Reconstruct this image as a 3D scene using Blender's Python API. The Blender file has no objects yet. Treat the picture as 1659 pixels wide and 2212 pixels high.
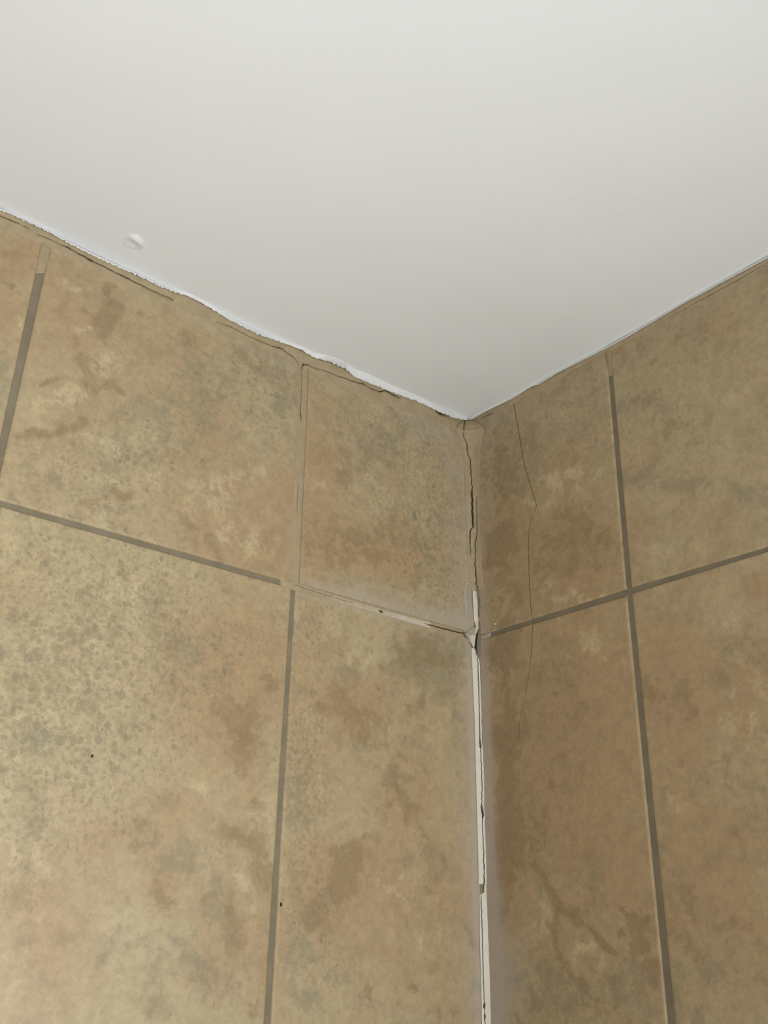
import bpy, math, random
import numpy as np
from mathutils import Vector, Matrix, noise as mnoise

# ------------------------------------------------------------------ camera
FPX, CX, CY, PW, PH = 2136.1099, 829.5, 1106.0, 1659, 2212
CAM = np.array([-0.86580882, -0.86108016, -0.69277173])
ROT = np.array([[0.76772382, -0.64068062, 0.01133474],
                [0.27226261, 0.31013578, -0.91087259],
                [0.58006311, 0.70238461, 0.412532]])      # rows: right, down, forward
sc = bpy.context.scene
cd = bpy.data.cameras.new('camera'); cam = bpy.data.objects.new('camera', cd); sc.collection.objects.link(cam)
M = Matrix.Identity(4)
for r in range(3):
    M[r][0] = ROT[0][r]; M[r][1] = -ROT[1][r]; M[r][2] = -ROT[2][r]; M[r][3] = CAM[r]
cam.matrix_world = M
cd.sensor_fit = 'VERTICAL'; cd.sensor_height = 36.0; cd.sensor_width = 27.0
cd.lens = 36.0 * FPX / PH; cd.clip_start = 0.02
sc.camera = cam

# ------------------------------------------------------------------ light
w = bpy.data.worlds.new('world'); sc.world = w; w.use_nodes = True
bg = w.node_tree.nodes['Background']; bg.inputs[0].default_value = (1.0, 0.985, 0.955, 1); bg.inputs[1].default_value = 0.01

def area_light(name, loc, target, sx, sy, power, col, spread=180):
    l = bpy.data.lights.new(name, 'AREA'); l.shape = 'RECTANGLE'; l.size = sx; l.size_y = sy
    l.energy = power; l.color = col
    o = bpy.data.objects.new(name, l); sc.collection.objects.link(o)
    o.location = loc
    l.spread = math.radians(spread)
    o.rotation_euler = (Vector(target) - Vector(loc)).to_track_quat('-Z', 'Y').to_euler()
    return o
area_light('window_light', (-0.10, -1.30, -0.80), (-.6, 0, -.4), .4, .4, 6.0, (0.945, 0.985, 1.0), 130)
area_light('floor_bounce', (-0.9, -0.9, -1.2), (-.7, -.6, 0), .4, .4, 3.3, (0.955, 0.985, 1.0), 130)
area_light('left_wall_fill', (-1.0, -0.8, -0.9), (-.85, 0, -.3), .4, .4, 5.5, (0.960, 0.985, 1.0))  # added fill that brightens the far left wall, no known source
sc.view_settings.view_transform = 'Standard'; sc.view_settings.look = 'None'
sc.view_settings.gamma = 1.0; sc.view_settings.exposure = 0.0; sc.view_settings.use_curve_mapping = False

# ------------------------------------------------------------------ helpers
rng = random.Random(4)
LEFT, RIGHT = 1, 0          # axis that is constant on the wall: left wall y=0, right wall x=0
def hit(px, py, ax, val=0.0):
    d = ROT.T @ np.array([(px - CX) / FPX, (py - CY) / FPX, 1.0])
    return CAM + d * ((val - CAM[ax]) / d[ax])
def proj(p):
    q = (np.asarray(p, float) - CAM) @ ROT.T
    return CX + FPX * q[..., 0] / q[..., 2], CY + FPX * q[..., 1] / q[..., 2]
def wall_sz(px, py, ax):
    h = hit(px, py, ax); return (-h[1 - ax], h[2])      # s = distance from the corner along the wall
def wp(ax, s, z, out):
    return (-s, -out, z) if ax == LEFT else (-out, -s, z)
def nz(x, y, z=0.0): return mnoise.noise((x, y, z))
def fbm(x, y, z=0.0, o=3):
    a, v, f = 1, 0, 1
    for _ in range(o):
        v += a * mnoise.noise((x * f, y * f, z + 7.3 * f)); a *= .5; f *= 2.1
    return v

def mesh_obj(name, verts, faces, mat, parent=None, attrs=None, smooth=True):
    me = bpy.data.meshes.new(name); me.from_pydata([tuple(v) for v in verts], [], faces)
    if attrs:
        for k, vals in attrs.items():
            a = me.attributes.new(k, 'FLOAT', 'POINT'); a.data.foreach_set('value', np.asarray(vals, dtype=np.float32))
    me.materials.append(mat)
    if smooth: me.polygons.foreach_set('use_smooth', [True] * len(me.polygons))
    me.update()
    o = bpy.data.objects.new(name, me); sc.collection.objects.link(o)
    if parent: o.parent = parent
    return o
def tag(o, label=None, cat=None, group=None, kind=None):
    if label: o['label'] = label
    if cat: o['category'] = cat
    if group: o['group'] = group
    if kind: o['kind'] = kind
    return o
def recentre(o):
    me = o.data; n = len(me.vertices); co = np.empty(n * 3, dtype=np.float32); me.vertices.foreach_get('co', co)
    co = co.reshape(-1, 3); c = co.mean(0); me.vertices.foreach_set('co', (co - c).ravel()); me.update()
    o.location = Vector([float(v) for v in c]); return o

# ------------------------------------------------------------------ materials
def new_mat(name):
    m = bpy.data.materials.new(name); m.use_nodes = True
    nt = m.node_tree; b = nt.nodes['Principled BSDF']
    return m, nt, b
class G:
    """small node graph helper"""
    def __init__(s, nt): s.nt = nt
    def n(s, t, **kw):
        x = s.nt.nodes.new(t)
        for k, v in kw.items(): setattr(x, k, v)
        return x
    def link(s, a, b): s.nt.links.new(a, b)
    def put(s, sock, v):
        if hasattr(v, 'is_output'): s.link(v, sock)
        else: sock.default_value = v
    def math(s, op, a, b=0.0, c=None, clamp=False):
        x = s.n('ShaderNodeMath', operation=op, use_clamp=clamp); s.put(x.inputs[0], a); s.put(x.inputs[1], b)
        if c is not None: s.put(x.inputs[2], c)
        return x.outputs[0]
    def noise(s, vec, scale, detail=3.0, rough=0.55, dist=0.0):
        x = s.n('ShaderNodeTexNoise'); s.put(x.inputs['Vector'], vec)
        x.inputs['Scale'].default_value = scale; x.inputs['Detail'].default_value = detail
        x.inputs['Roughness'].default_value = rough; x.inputs['Distortion'].default_value = dist
        return x.outputs[0]
    def ramp(s, v, lo, hi):
        x = s.n('ShaderNodeMapRange', interpolation_type='SMOOTHSTEP'); s.put(x.inputs[0], v)
        s.put(x.inputs[1], lo); s.put(x.inputs[2], hi); return x.outputs[0]
    def mix(s, f, a, b, mode='MIX'):
        x = s.n('ShaderNodeMix', data_type='RGBA', blend_type=mode); s.put(x.inputs[0], f)
        s.put(x.inputs[6], a); s.put(x.inputs[7], b); return x.outputs[2]
    def attr(s, name):
        x = s.n('ShaderNodeAttribute'); x.attribute_name = name; return x.outputs['Fac']
    def bump(s, h, dist, strength=1.0, nrm=None):
        x = s.n('ShaderNodeBump'); s.put(x.inputs['Height'], h); x.inputs['Distance'].default_value = dist
        x.inputs['Strength'].default_value = strength
        if nrm is not None: s.link(nrm, x.inputs['Normal'])
        return x.outputs[0]
    def pos(s, off=(0, 0, 0), scale=(1, 1, 1)):
        tc = s.n('ShaderNodeTexCoord'); info = s.n('ShaderNodeObjectInfo')
        a = s.n('ShaderNodeVectorMath', operation='ADD'); s.link(tc.outputs['Object'], a.inputs[0]); s.link(info.outputs['Location'], a.inputs[1])
        m = s.n('ShaderNodeMapping'); s.link(a.outputs[0], m.inputs[0]); m.inputs['Scale'].default_value = scale; m.inputs['Location'].default_value = off
        return m.outputs[0]
def C(r, g, b): return (r, g, b, 1.0)

def tile_material():
    m, nt, b = new_mat('tile_glaze'); g = G(nt); P = g.pos()
    n_big = g.noise(P, 13, 6, .62); n_mid = g.noise(P, 46, 8, .70, .25); n_fine = g.noise(P, 150, 4, .62)
    n_mid2 = g.noise(g.pos((3.1, 1.7, .4)), 40, 8, .72, .35); n_big2 = g.noise(g.pos((7.7, 2.7, 4.1)), 17, 6, .65, .3)
    n_sp = g.noise(g.pos((.3, 5.1, 2.2)), 190, 3, .5, .3); n_grain = g.noise(g.pos((8, 2, 1)), 430, 2, .6)
    def m_(att, nn, k, lo=.32, hi=.78):
        return g.ramp(g.math('ADD', g.attr(att), g.math('MULTIPLY', g.math('SUBTRACT', nn, .5), k)), lo, hi)
    cream, tan, brown = C(.450, .357, .207), C(.412, .290, .160), C(.272, .188, .098)
    grey, light = C(.295, .248, .150), C(.545, .432, .256)
    col = g.mix(m_('tan', n_big, 1.25, .12, .88), cream, tan)
    col = g.mix(g.math('MULTIPLY', m_('light', n_mid, 3.2, .35, .80), .75), col, light)
    col = g.mix(g.math('MULTIPLY', g.ramp(g.math('ADD', n_big2, g.math('MULTIPLY', g.math('SUBTRACT', n_mid2, .5), .5)), .50, .70), .34), col, brown)
    col = g.mix(g.math('MULTIPLY', m_('grey', n_mid2, 3.4, .25, .80), .66), col, grey)
    col = g.mix(g.math('MULTIPLY', m_('brown', n_mid, 3.6, .28, .80), .66), col, brown)
    # pitted speckle print: roundish dots of uneven size, denser where the mask is high
    vp = g.pos((.3, 5.1, 2.2)); wob = g.n('ShaderNodeTexNoise'); g.link(vp, wob.inputs['Vector']); wob.inputs['Scale'].default_value = 130
    wa = g.n('ShaderNodeVectorMath', operation='MULTIPLY_ADD'); g.link(wob.outputs['Color'], wa.inputs[0]); wa.inputs[1].default_value = (.006, .006, .006); g.link(vp, wa.inputs[2])
    dots = None
    for scl, lo_r in ((120, .02), (210, .05)):
        vo = g.n('ShaderNodeTexVoronoi'); vo.inputs['Scale'].default_value = scl; g.link(wa.outputs[0], vo.inputs['Vector'])
        sepc = g.n('ShaderNodeSeparateColor'); g.link(vo.outputs['Color'], sepc.inputs[0])
        rad = g.math('MULTIPLY', g.math('SUBTRACT', sepc.outputs[0], g.math('SUBTRACT', .95, g.math('MULTIPLY', g.attr('speck'), .75))), .75)
        d = g.ramp(g.math('SUBTRACT', rad, g.math('SUBTRACT', vo.outputs['Distance'], lo_r)), -.06, .06)
        dots = d if dots is None else g.math('MAXIMUM', dots, g.math('MULTIPLY', d, .8))
    worm = g.ramp(g.math('ADD', n_sp, g.math('MULTIPLY', g.attr('speck'), .12)), .56, .72)
    sp = g.math('MULTIPLY', g.math('MAXIMUM', dots, g.math('MULTIPLY', worm, .55)), g.ramp(g.attr('speck'), .05, .5))
    col = g.mix(g.math('MULTIPLY', sp, .72), col, g.mix(.70, col, C(.215, .18, .112)))
    # clouding and fine grain
    n_fl = g.noise(g.pos((1.1, 9.3, 3.3)), 105, 5, .62, .6); v = g.math('ADD', .72, g.math('MULTIPLY', n_mid, .42)); v = g.math('ADD', v, g.math('MULTIPLY', g.ramp(n_fl, .44, .56), .085)); v = g.math('ADD', v, g.math('MULTIPLY', g.math('SUBTRACT', n_fine, .5), .26))
    v = g.math('ADD', v, g.math('MULTIPLY', g.math('SUBTRACT', n_grain, .5), .14))
    v = g.math('MULTIPLY', v, .98)
    vv = g.n('ShaderNodeCombineXYZ')
    for i in range(3): g.link(v, vv.inputs[i])
    col = g.mix(1.0, col, vv.outputs[0], 'MULTIPLY')
    # grout and caulk haze wiped over the tile
    hs = g.noise(g.pos(scale=(1, 1, .12)), 330, 2, .5)
    hz = g.math('MULTIPLY', g.attr('haze'), g.math('ADD', .70, g.math('MULTIPLY', hs, .6)), clamp=True)
    col = g.mix(g.math('MULTIPLY', hz, .85), col, C(.44, .385, .325))
    col = g.mix(g.math('MULTIPLY', g.attr('shade_dirt'), .93), col, C(.035, .022, .010))  # shade inside the crack painted as a near-black colour
    g.link(col, b.inputs['Base Color'])
    b.inputs['Roughness'].default_value = .47; b.inputs['Specular IOR Level'].default_value = .35
    h = g.math('ADD', g.math('MULTIPLY', n_mid, .6), g.math('MULTIPLY', n_fine, .4)); h = g.math('SUBTRACT', h, g.math('MULTIPLY', sp, .5))
    g.link(g.bump(h, .0005, .55), b.inputs['Normal'])
    return m
def grout_material():
    m, nt, b = new_mat('grout'); g = G(nt); P = g.pos()
    n1 = g.noise(P, 25, 4, .6); n2 = g.noise(P, 900, 2, .6)
    col = g.mix(g.ramp(n1, .35, .65), C(.20, .170, .112), C(.24, .200, .138))
    col = g.mix(g.math('MULTIPLY', g.attr('shade_dirt'), .93), col, C(.035, .022, .010))  # dark colour for real dirt specks and for shade painted into cracks
    g.link(col, b.inputs['Base Color']); b.inputs['Roughness'].default_value = .95; b.inputs['Specular IOR Level'].default_value = .1
    g.link(g.bump(n2, .0006, .6), b.inputs['Normal']); return m
def sealant_material(name, base, base2, white, rough, bumpd=.0004):
    m, nt, b = new_mat(name); g = G(nt); P = g.pos()
    n1 = g.noise(P, 60, 4, .6); n2 = g.noise(P, 500, 3, .6)
    col = g.mix(g.ramp(n1, .35, .65), base, base2)
    w_ = g.ramp(g.math('ADD', g.attr('white'), g.math('MULTIPLY', g.math('SUBTRACT', n2, .5), .7)), .3, .75)
    col = g.mix(w_, col, white)
    col = g.mix(g.math('MULTIPLY', g.attr('shade_dirt'), .93), col, C(.030, .018, .008))  # cracks coloured dark to stand for the shade inside them
    g.link(col, b.inputs['Base Color']); b.inputs['Roughness'].default_value = rough; b.inputs['Specular IOR Level'].default_value = .3
    g.link(g.bump(g.math('ADD', n1, g.math('MULTIPLY', n2, .5)), bumpd, .6), b.inputs['Normal']); return m
def ceiling_material():
    m, nt, b = new_mat('ceiling_paint'); g = G(nt); P = g.pos()
    n1 = g.noise(P, 320, 3, .55); n2 = g.noise(P, 9, 4, .5); n3 = g.noise(g.pos(scale=(1, .22, 1)), 150, 3, .6, .5)
    col = g.mix(n2, C(.71, .71, .695), C(.74, .74, .73))
    g.link(col, b.inputs['Base Color']); b.inputs['Roughness'].default_value = .55; b.inputs['Specular IOR Level'].default_value = .25
    h = g.math('ADD', g.math('MULTIPLY', n1, .45), g.math('MULTIPLY', n2, 2.2))
    h = g.math('ADD', h, g.math('MULTIPLY', g.math('MULTIPLY', n3, g.attr('ridges')), 2.0))
    g.link(g.bump(h, .0009, .35), b.inputs['Normal']); return m
TILE = tile_material(); GROUT = grout_material(); PAINT = ceiling_material()
BEIGE = sealant_material('beige_sealant', C(.352, .274, .163), C(.398, .312, .186), C(.56, .49, .39), .6)
WHITE = sealant_material('white_caulk', C(.66, .605, .50), C(.70, .64, .535), C(.69, .64, .55), .5, .0003)
SMEAR = sealant_material('grey_smeared_caulk', C(.37, .315, .235), C(.41, .35, .265), C(.62, .56, .46), .6)

# ------------------------------------------------------------------ print on the tiles: where each tile is tan, brown, grey, plus painted corner shade
# each entry: ('attr', x, y, rx, ry, strength) ellipse, or ('attr', [(x,y)...], width, strength) stroke, mostly measured on the photograph
PL = [
 ('light',130,850,60,34,.7),('light',230,790,46,40,.5),('light',185,940,22,13,.9),('light',220,950,14,9,.9),('light',250,975,12,8,.9),('light',230,965,60,30,.3),
 ('light',470,1060,70,70,.6),('light',290,1088,17,10,1),('light',520,1160,70,46,.6),('light',190,715,20,16,.9),('light',215,800,16,30,.8),('light',165,600,60,40,.4),
 ('light',235,1125,14,8,.6),('light',250,1040,16,10,.8),('light',330,1050,30,24,.5),('light',560,1010,30,30,.5),('light',250,550,60,20,.3),
 ('brown',[(222,618),(240,660),(225,690),(205,700)],12,.75),('brown',[(228,625),(248,640),(240,680),(210,725),(200,700)],10,.5),('brown',[(265,668),(240,700),(215,730)],9,.6),('brown',[(186,652),(176,668),(190,676)],5,.55),
 ('brown',[(172,745),(190,770),(205,800),(207,830)],13,.75),('brown',[(40,948),(80,935),(110,945),(160,925),(178,908)],8,.75),('brown',[(85,826),(120,816),(150,812)],4,.7),('brown',110,940,55,16,.55),
 ('brown',232,832,32,14,.75),('brown',250,900,50,20,.4),('brown',310,680,40,20,.3),('brown',430,760,50,45,.4),('brown',470,850,50,30,.4),('brown',400,920,60,30,.3),('brown',560,780,60,40,.3),('brown',430,1000,60,25,.5),('brown',190,1075,30,18,.4),('brown',250,1080,42,16,.8),('brown',[(400,1130),(440,1150),(478,1200)],11,.7),('brown',520,1100,60,50,.35),
 ('grey',350,880,95,50,.6),('grey',430,800,60,70,.55),('grey',560,790,70,60,.55),('grey',285,985,80,45,.65),('grey',255,1065,60,22,.7),('grey',90,1040,60,40,.5),('grey',610,880,30,90,.6),('grey',510,880,60,50,.35),('grey',250,1110,70,22,.55),('grey',20,1010,16,40,.4),('grey',410,960,50,40,.4),('grey',60,950,30,30,.4),
 ('speck',230,1010,210,90,.55),('speck',430,850,170,140,.42),('speck',580,860,60,120,.5),
 ('tan',500,1120,90,90,.5),('tan',150,700,120,120,.25),('tan',300,760,120,70,.25),('tan',420,900,80,100,.3),('tan',610,1100,30,90,.4),
 ('grey',8,800,22,90,.7),('brown',[(0,596),(20,612),(45,640),(62,665)],6,.7),('tan',30,560,60,40,.7),('tan',10,650,30,60,.4),('light',40,700,20,30,.4),
 ('brown',770,1175,100,55,.62),('brown',745,1025,24,50,.65),('brown',700,1185,40,50,.5),('brown',840,1120,50,60,.3),('brown',860,880,60,30,.3),
 ('grey',850,930,130,60,.55),('grey',700,850,60,45,.45),('grey',930,1130,80,110,.4),('grey',800,980,50,40,.4),('grey',790,1260,160,22,.4),('speck',930,1110,110,190,.75),('speck',830,950,130,90,.5),('speck',960,1250,70,80,.6),
 ('tan',690,970,34,110,.6),('tan',690,1120,40,90,.5),('light',690,1050,26,60,.45),('light',760,1100,30,30,.2),('tan',800,1200,120,60,.5),
 # lower left tile
 ('speck',120,1400,270,190,.95),('speck',250,1250,200,110,.7),('speck',120,1600,230,120,1),('speck',110,1780,190,110,.55),('speck',420,1420,120,90,.5),('speck',60,1960,120,120,.35),('speck',420,2080,150,100,.3),('speck',560,1360,40,60,.2),
 ('light',90,1540,120,60,.5),('light',240,1270,60,22,.9),('light',60,1200,110,50,.4),('light',200,1400,50,30,.4),('light',40,1700,80,60,.45),('light',560,1745,26,36,.8),('light',520,1930,50,70,.6),('light',60,1860,120,60,.4),('light',80,2080,120,90,.35),('light',450,1700,60,25,.5),('light',560,1560,16,90,.5),('light',300,1580,60,16,.5),('light',350,2150,60,30,.3),
 ('tan',500,1480,130,200,.75),('tan',560,1340,70,80,.6),('tan',350,1780,150,90,.5),('tan',90,2000,140,160,.5),('tan',30,1270,50,60,.4),('tan',330,1900,90,60,.5),('tan',500,2020,90,180,.5),('tan',580,2100,30,100,.6),('tan',220,1820,90,60,.4),
 ('brown',530,1580,46,80,.85),('brown',500,1545,50,40,.5),('brown',[(470,1500),(430,1480),(420,1440)],26,.3),('brown',[(480,1800),(520,1800),(550,1830),(565,1880),(570,1910)],17,.85),('brown',495,1990,22,60,.8),('brown',[(345,1920),(340,1960),(350,1985)],14,.65),('brown',290,1790,30,60,.45),('brown',[(280,1590),(285,1700),(275,1820)],20,.25),
 ('brown',[(545,1730),(560,1745)],9,.7),('brown',470,2150,50,30,.6),('brown',555,2190,22,16,.6),('brown',400,1720,50,22,.25),('brown',[(565,1470),(580,1462),(592,1480),(575,1490)],5,.7),('brown',587,1490,10,9,.8),('brown',250,1940,40,18,.4),('brown',120,1920,60,40,.2),('brown',60,1460,60,60,.15),('brown',440,1920,40,60,.35),('brown',400,1500,30,30,.25),
 ('grey',390,1850,80,50,.65),('grey',455,1935,40,55,.65),('grey',240,2030,80,40,.45),('grey',420,2090,90,70,.55),('grey',70,1580,80,50,.5),('grey',420,1400,70,60,.55),('grey',180,1380,120,60,.4),('grey',60,1640,80,60,.45),('grey',90,1780,50,60,.4),('grey',330,1830,30,50,.4),('grey',300,1270,60,50,.4),('grey',280,1570,60,30,.45),('grey',200,1480,80,50,.4),('grey',30,1370,50,60,.35),
 # lower tile beside the corner, left wall
 ('speck',655,1650,50,150,1),('speck',680,1350,70,80,.6),('speck',655,1900,50,110,.45),('speck',690,2050,70,120,.5),('speck',900,1950,100,200,.2),
 ('grey',640,1700,30,130,.5),('grey',650,1340,40,60,.5),('grey',930,1430,90,55,.95),('grey',900,1400,60,40,.4),('grey',965,1490,34,40,.75),('grey',745,1450,50,26,.6),('grey',985,1550,18,10,.7),('grey',840,1640,80,46,.4),('grey',680,2120,60,60,.6),('grey',640,2040,30,60,.5),('grey',870,1600,30,22,.4),('grey',670,1480,60,60,.2),('grey',870,1860,60,24,.3),
 ('brown',900,1400,80,60,.45),('brown',950,1450,70,60,.4),('brown',730,1510,34,50,.6),('brown',690,1510,14,30,.5),('brown',780,1560,44,44,.6),('brown',860,1690,60,60,.35),('brown',820,1740,40,30,.4),
 ('brown',[(760,1840),(745,1880),(730,1920),(715,1950),(680,1985)],21,.85),('brown',725,1860,32,34,.5),('brown',[(765,1900),(770,1920)],8,.6),('brown',[(850,1680),(865,1715),(880,1742),(876,1770)],7,.8),('brown',[(890,1740),(905,1790),(940,1830),(968,1868)],6,.6),('brown',[(1003,1990),(1018,2030),(1032,2055)],7,.8),('brown',922,1910,9,14,.7),('brown',960,1960,12,20,.4),('brown',950,2180,80,30,.4),('brown',910,1420,60,30,.3),
 ('brown',860,1560,130,190,.28),('brown',800,960,110,90,.30),('grey',960,1250,60,160,.25),('brown',893,2130,9,10,1),('brown',798,2043,6,6,1),('brown',790,2140,12,16,.7),('brown',912,1840,5,6,.9),('brown',640,1415,20,26,.25),('brown',770,2160,30,16,.4),('brown',990,1700,14,50,.3),('brown',860,2120,10,14,.5),  # the leading broad patches paint shade towards the corner into the print
 ('light',790,1420,70,36,.6),('light',775,1690,50,60,.4),('light',880,1715,16,22,.6),('light',850,1910,90,70,.3),('light',640,1610,18,40,.5),('light',920,2030,80,70,.3),('light',680,1440,30,20,.3),('light',970,1560,40,40,.3),('light',700,1720,40,50,.3),
 ('tan',850,1850,180,250,.3),('tan',690,1880,60,80,.5),('tan',750,1520,80,60,.5),('tan',830,1990,160,120,.3),
 # haze and smears on the left wall
 ('haze',[(645,1262),(700,1280),(780,1298),(880,1325),(1000,1352)],16,.42),('haze',[(780,1290),(900,1322),(1000,1345)],30,.22),('haze',[(1000,965),(1006,1050),(1007,1150),(1011,1250)],9,.42),('haze',[(985,1050),(995,1200),(1005,1350)],34,.22),
 ('haze',[(830,862),(870,886),(920,900),(958,918),(985,950)],6,.5),('haze',[(900,915),(960,950),(985,1010)],28,.28),('haze',985,1340,30,24,.3),
 ('haze',[(1014,1400),(1018,1500),(1023,1700),(1028,1900),(1034,2100),(1036,2240)],9,.62),('haze',[(1000,1400),(1008,1600),(1012,1900),(1018,2240)],20,.22),('haze',[(655,700),(648,1250)],5,.1),('haze',[(380,668),(470,712),(560,760),(640,800)],7,.22),('haze',[(560,1150),(628,1262)],3,.0),('haze',[(700,1240),(860,1275),(930,1330)],4,.2),('haze',[(860,1355),(930,1378),(960,1392)],2.5,.3),('haze',[(640,1275),(640,1420)],3,.3),
]
PR = [
 ('light',1215,1032,70,22,.85),('light',1125,1090,50,16,.6),('light',1195,1085,20,14,.6),('light',1170,1262,50,26,.5),('light',1235,1292,80,18,.5),('light',1230,890,60,30,.35),('light',1140,1190,30,50,.2),
 ('grey',1090,1000,50,90,.6),('grey',1240,845,100,40,.5),('grey',1135,960,50,70,.45),('grey',1260,960,70,60,.35),('grey',1130,1120,36,20,.35),('grey',1160,1230,40,40,.25),
 ('brown',1078,1175,36,50,.75),('brown',1245,1170,90,50,.6),('brown',1240,1110,44,36,.6),('brown',1200,1215,60,30,.5),('brown',1090,1330,40,20,.35),('brown',1300,1150,24,60,.35),('brown',1290,1240,30,30,.35),('brown',1080,1040,50,100,.4),('brown',1120,1280,60,40,.35),
 ('speck',1250,930,100,90,.55),('speck',1110,940,70,60,.35),('tan',1200,1200,150,120,.45),
 ('grey',[(1330,1010),(1400,1038),(1450,1050),(1500,1060),(1570,1056),(1660,1076)],13,.6),('grey',1430,1120,50,30,.3),('brown',1450,920,60,50,.45),('brown',1380,850,50,50,.4),('brown',1480,740,90,40,.35),('brown',1370,760,60,30,.4),('grey',1500,900,50,50,.3),('grey',1560,960,70,20,.3),('light',1560,840,70,60,.3),('light',1450,1190,90,30,.4),('light',1390,980,40,20,.3),
 ('light',1620,700,50,60,.2),('brown',1590,1000,60,20,.2),('speck',1380,880,80,100,.25),
 ('brown',1192,1448,50,44,.55),('brown',1210,1550,90,70,.45),('brown',1085,1400,30,70,.75),('brown',1090,1590,40,46,.8),('brown',1140,1500,26,50,.25),('brown',1120,1790,60,70,.7),('brown',1090,1730,24,120,.65),('brown',1090,1900,26,80,.6),('brown',1200,1700,90,60,.3),('brown',1300,1880,60,50,.25),('brown',1170,1590,30,60,.2),
 ('grey',1090,1400,44,100,.5),('grey',1110,1600,50,30,.3),('grey',1140,1830,50,60,.4),('grey',1130,1490,24,30,.3),('grey',1300,1890,30,40,.35),('grey',1370,2120,80,40,.5),
 ('brown',[(1155,1870),(1178,1905),(1200,1950),(1220,1972),(1255,1990),(1285,2012),(1305,2040),(1328,2058)],6,1),('brown',1085,1300,36,420,.45),('brown',1085,1750,36,260,.35),('brown',[(1195,1960),(1205,1985),(1195,2020),(1215,2060),(1240,2085),(1256,2112)],10,.7),('brown',[(1240,1970),(1265,1968)],8,.6),  # the tall narrow ellipses paint corner shade into the print
 ('brown',1385,1975,28,14,.8),('brown',[(1365,1985),(1378,2000)],9,.8),('brown',1375,2050,24,30,.85),('brown',1338,1976,6,5,.9),('brown',1345,2012,8,5,.7),('brown',1340,2078,28,10,.7),('brown',[(1400,2080),(1425,2100)],14,.7),('brown',1310,2100,30,16,.5),('brown',1400,2030,20,20,.5),
 ('grey',1175,2120,60,50,.75),('grey',1340,2110,60,30,.5),('grey',1170,1925,18,40,.6),('grey',1240,2130,60,40,.4),('grey',1215,2170,120,30,.4),('brown',1330,2150,90,40,.4),('brown',1200,2190,120,30,.4),
 ('light',1180,1985,30,60,.6),('light',1270,2055,46,36,.6),('light',1275,1900,60,50,.35),('light',1260,1400,80,40,.5),('light',1200,1330,40,24,.3),('light',1150,1880,30,20,.2),
 ('tan',1220,1600,170,260,.6),('tan',1300,1850,120,80,.6),
 ('brown',1195,1710,10,16,.6),('brown',1330,1800,6,6,.5),('brown',1310,1945,5,4,.6),('brown',1235,1940,5,4,.6),('brown',1125,1420,4,4,.4),
 ('light',1450,1725,30,26,.75),('light',1620,1560,70,90,.45),('light',1530,1350,90,40,.35),('light',1420,1330,30,30,.3),('light',1500,2160,60,30,.2),
 ('brown',1440,1500,50,40,.6),('brown',1495,1530,20,30,.6),('brown',1560,1460,50,20,.35),('brown',1530,1670,80,46,.45),('brown',1480,1910,40,60,.5),('brown',1560,2000,80,50,.4),('brown',1480,1340,40,90,.25),('brown',1600,1780,60,60,.35),('brown',1460,1930,10,12,.6),('brown',1500,2060,80,30,.4),('brown',1600,2120,60,60,.3),
 ('grey',1425,1840,16,50,.75),('grey',1460,1880,26,22,.5),('grey',1510,2110,80,40,.55),('grey',1615,1690,50,70,.4),('grey',1590,1430,40,30,.4),('grey',1480,2190,60,30,.5),('grey',1430,1750,14,20,.6),('grey',1560,1590,60,60,.25),
 ('speck',1590,1400,90,80,.45),('speck',1500,2130,90,60,.35),('tan',1500,1500,150,120,.5),('tan',1530,1900,140,160,.6),('tan',1640,1255,34,26,.9),('brown',1640,1270,20,18,.3),('tan',1430,1450,50,100,.5),
 ('haze',[(1036,950),(1036,1100),(1040,1200)],9,.35),('haze',[(1040,1240),(1043,1300),(1045,1400),(1047,1500)],9,.55),('haze',[(1047,1500),(1053,1640),(1058,1800),(1066,1930),(1071,2010),(1076,2240)],15,.72),('haze',[(1052,1700),(1066,1930)],12,.25),('haze',1090,2150,30,110,.5),('haze',1095,2070,26,60,.25),('haze',[(1070,900),(1050,960)],10,.28),('haze',[(1105,870),(1085,890),(1062,905)],4,.4),('haze',[(1055,1368),(1080,1362)],3,.4),
 ('haze',[(1110,868),(1200,835),(1300,785)],7,.12),('haze',[(1460,690),(1660,580)],9,.15),
]
ATTRS = ('tan', 'light', 'brown', 'grey', 'speck', 'haze')
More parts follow.
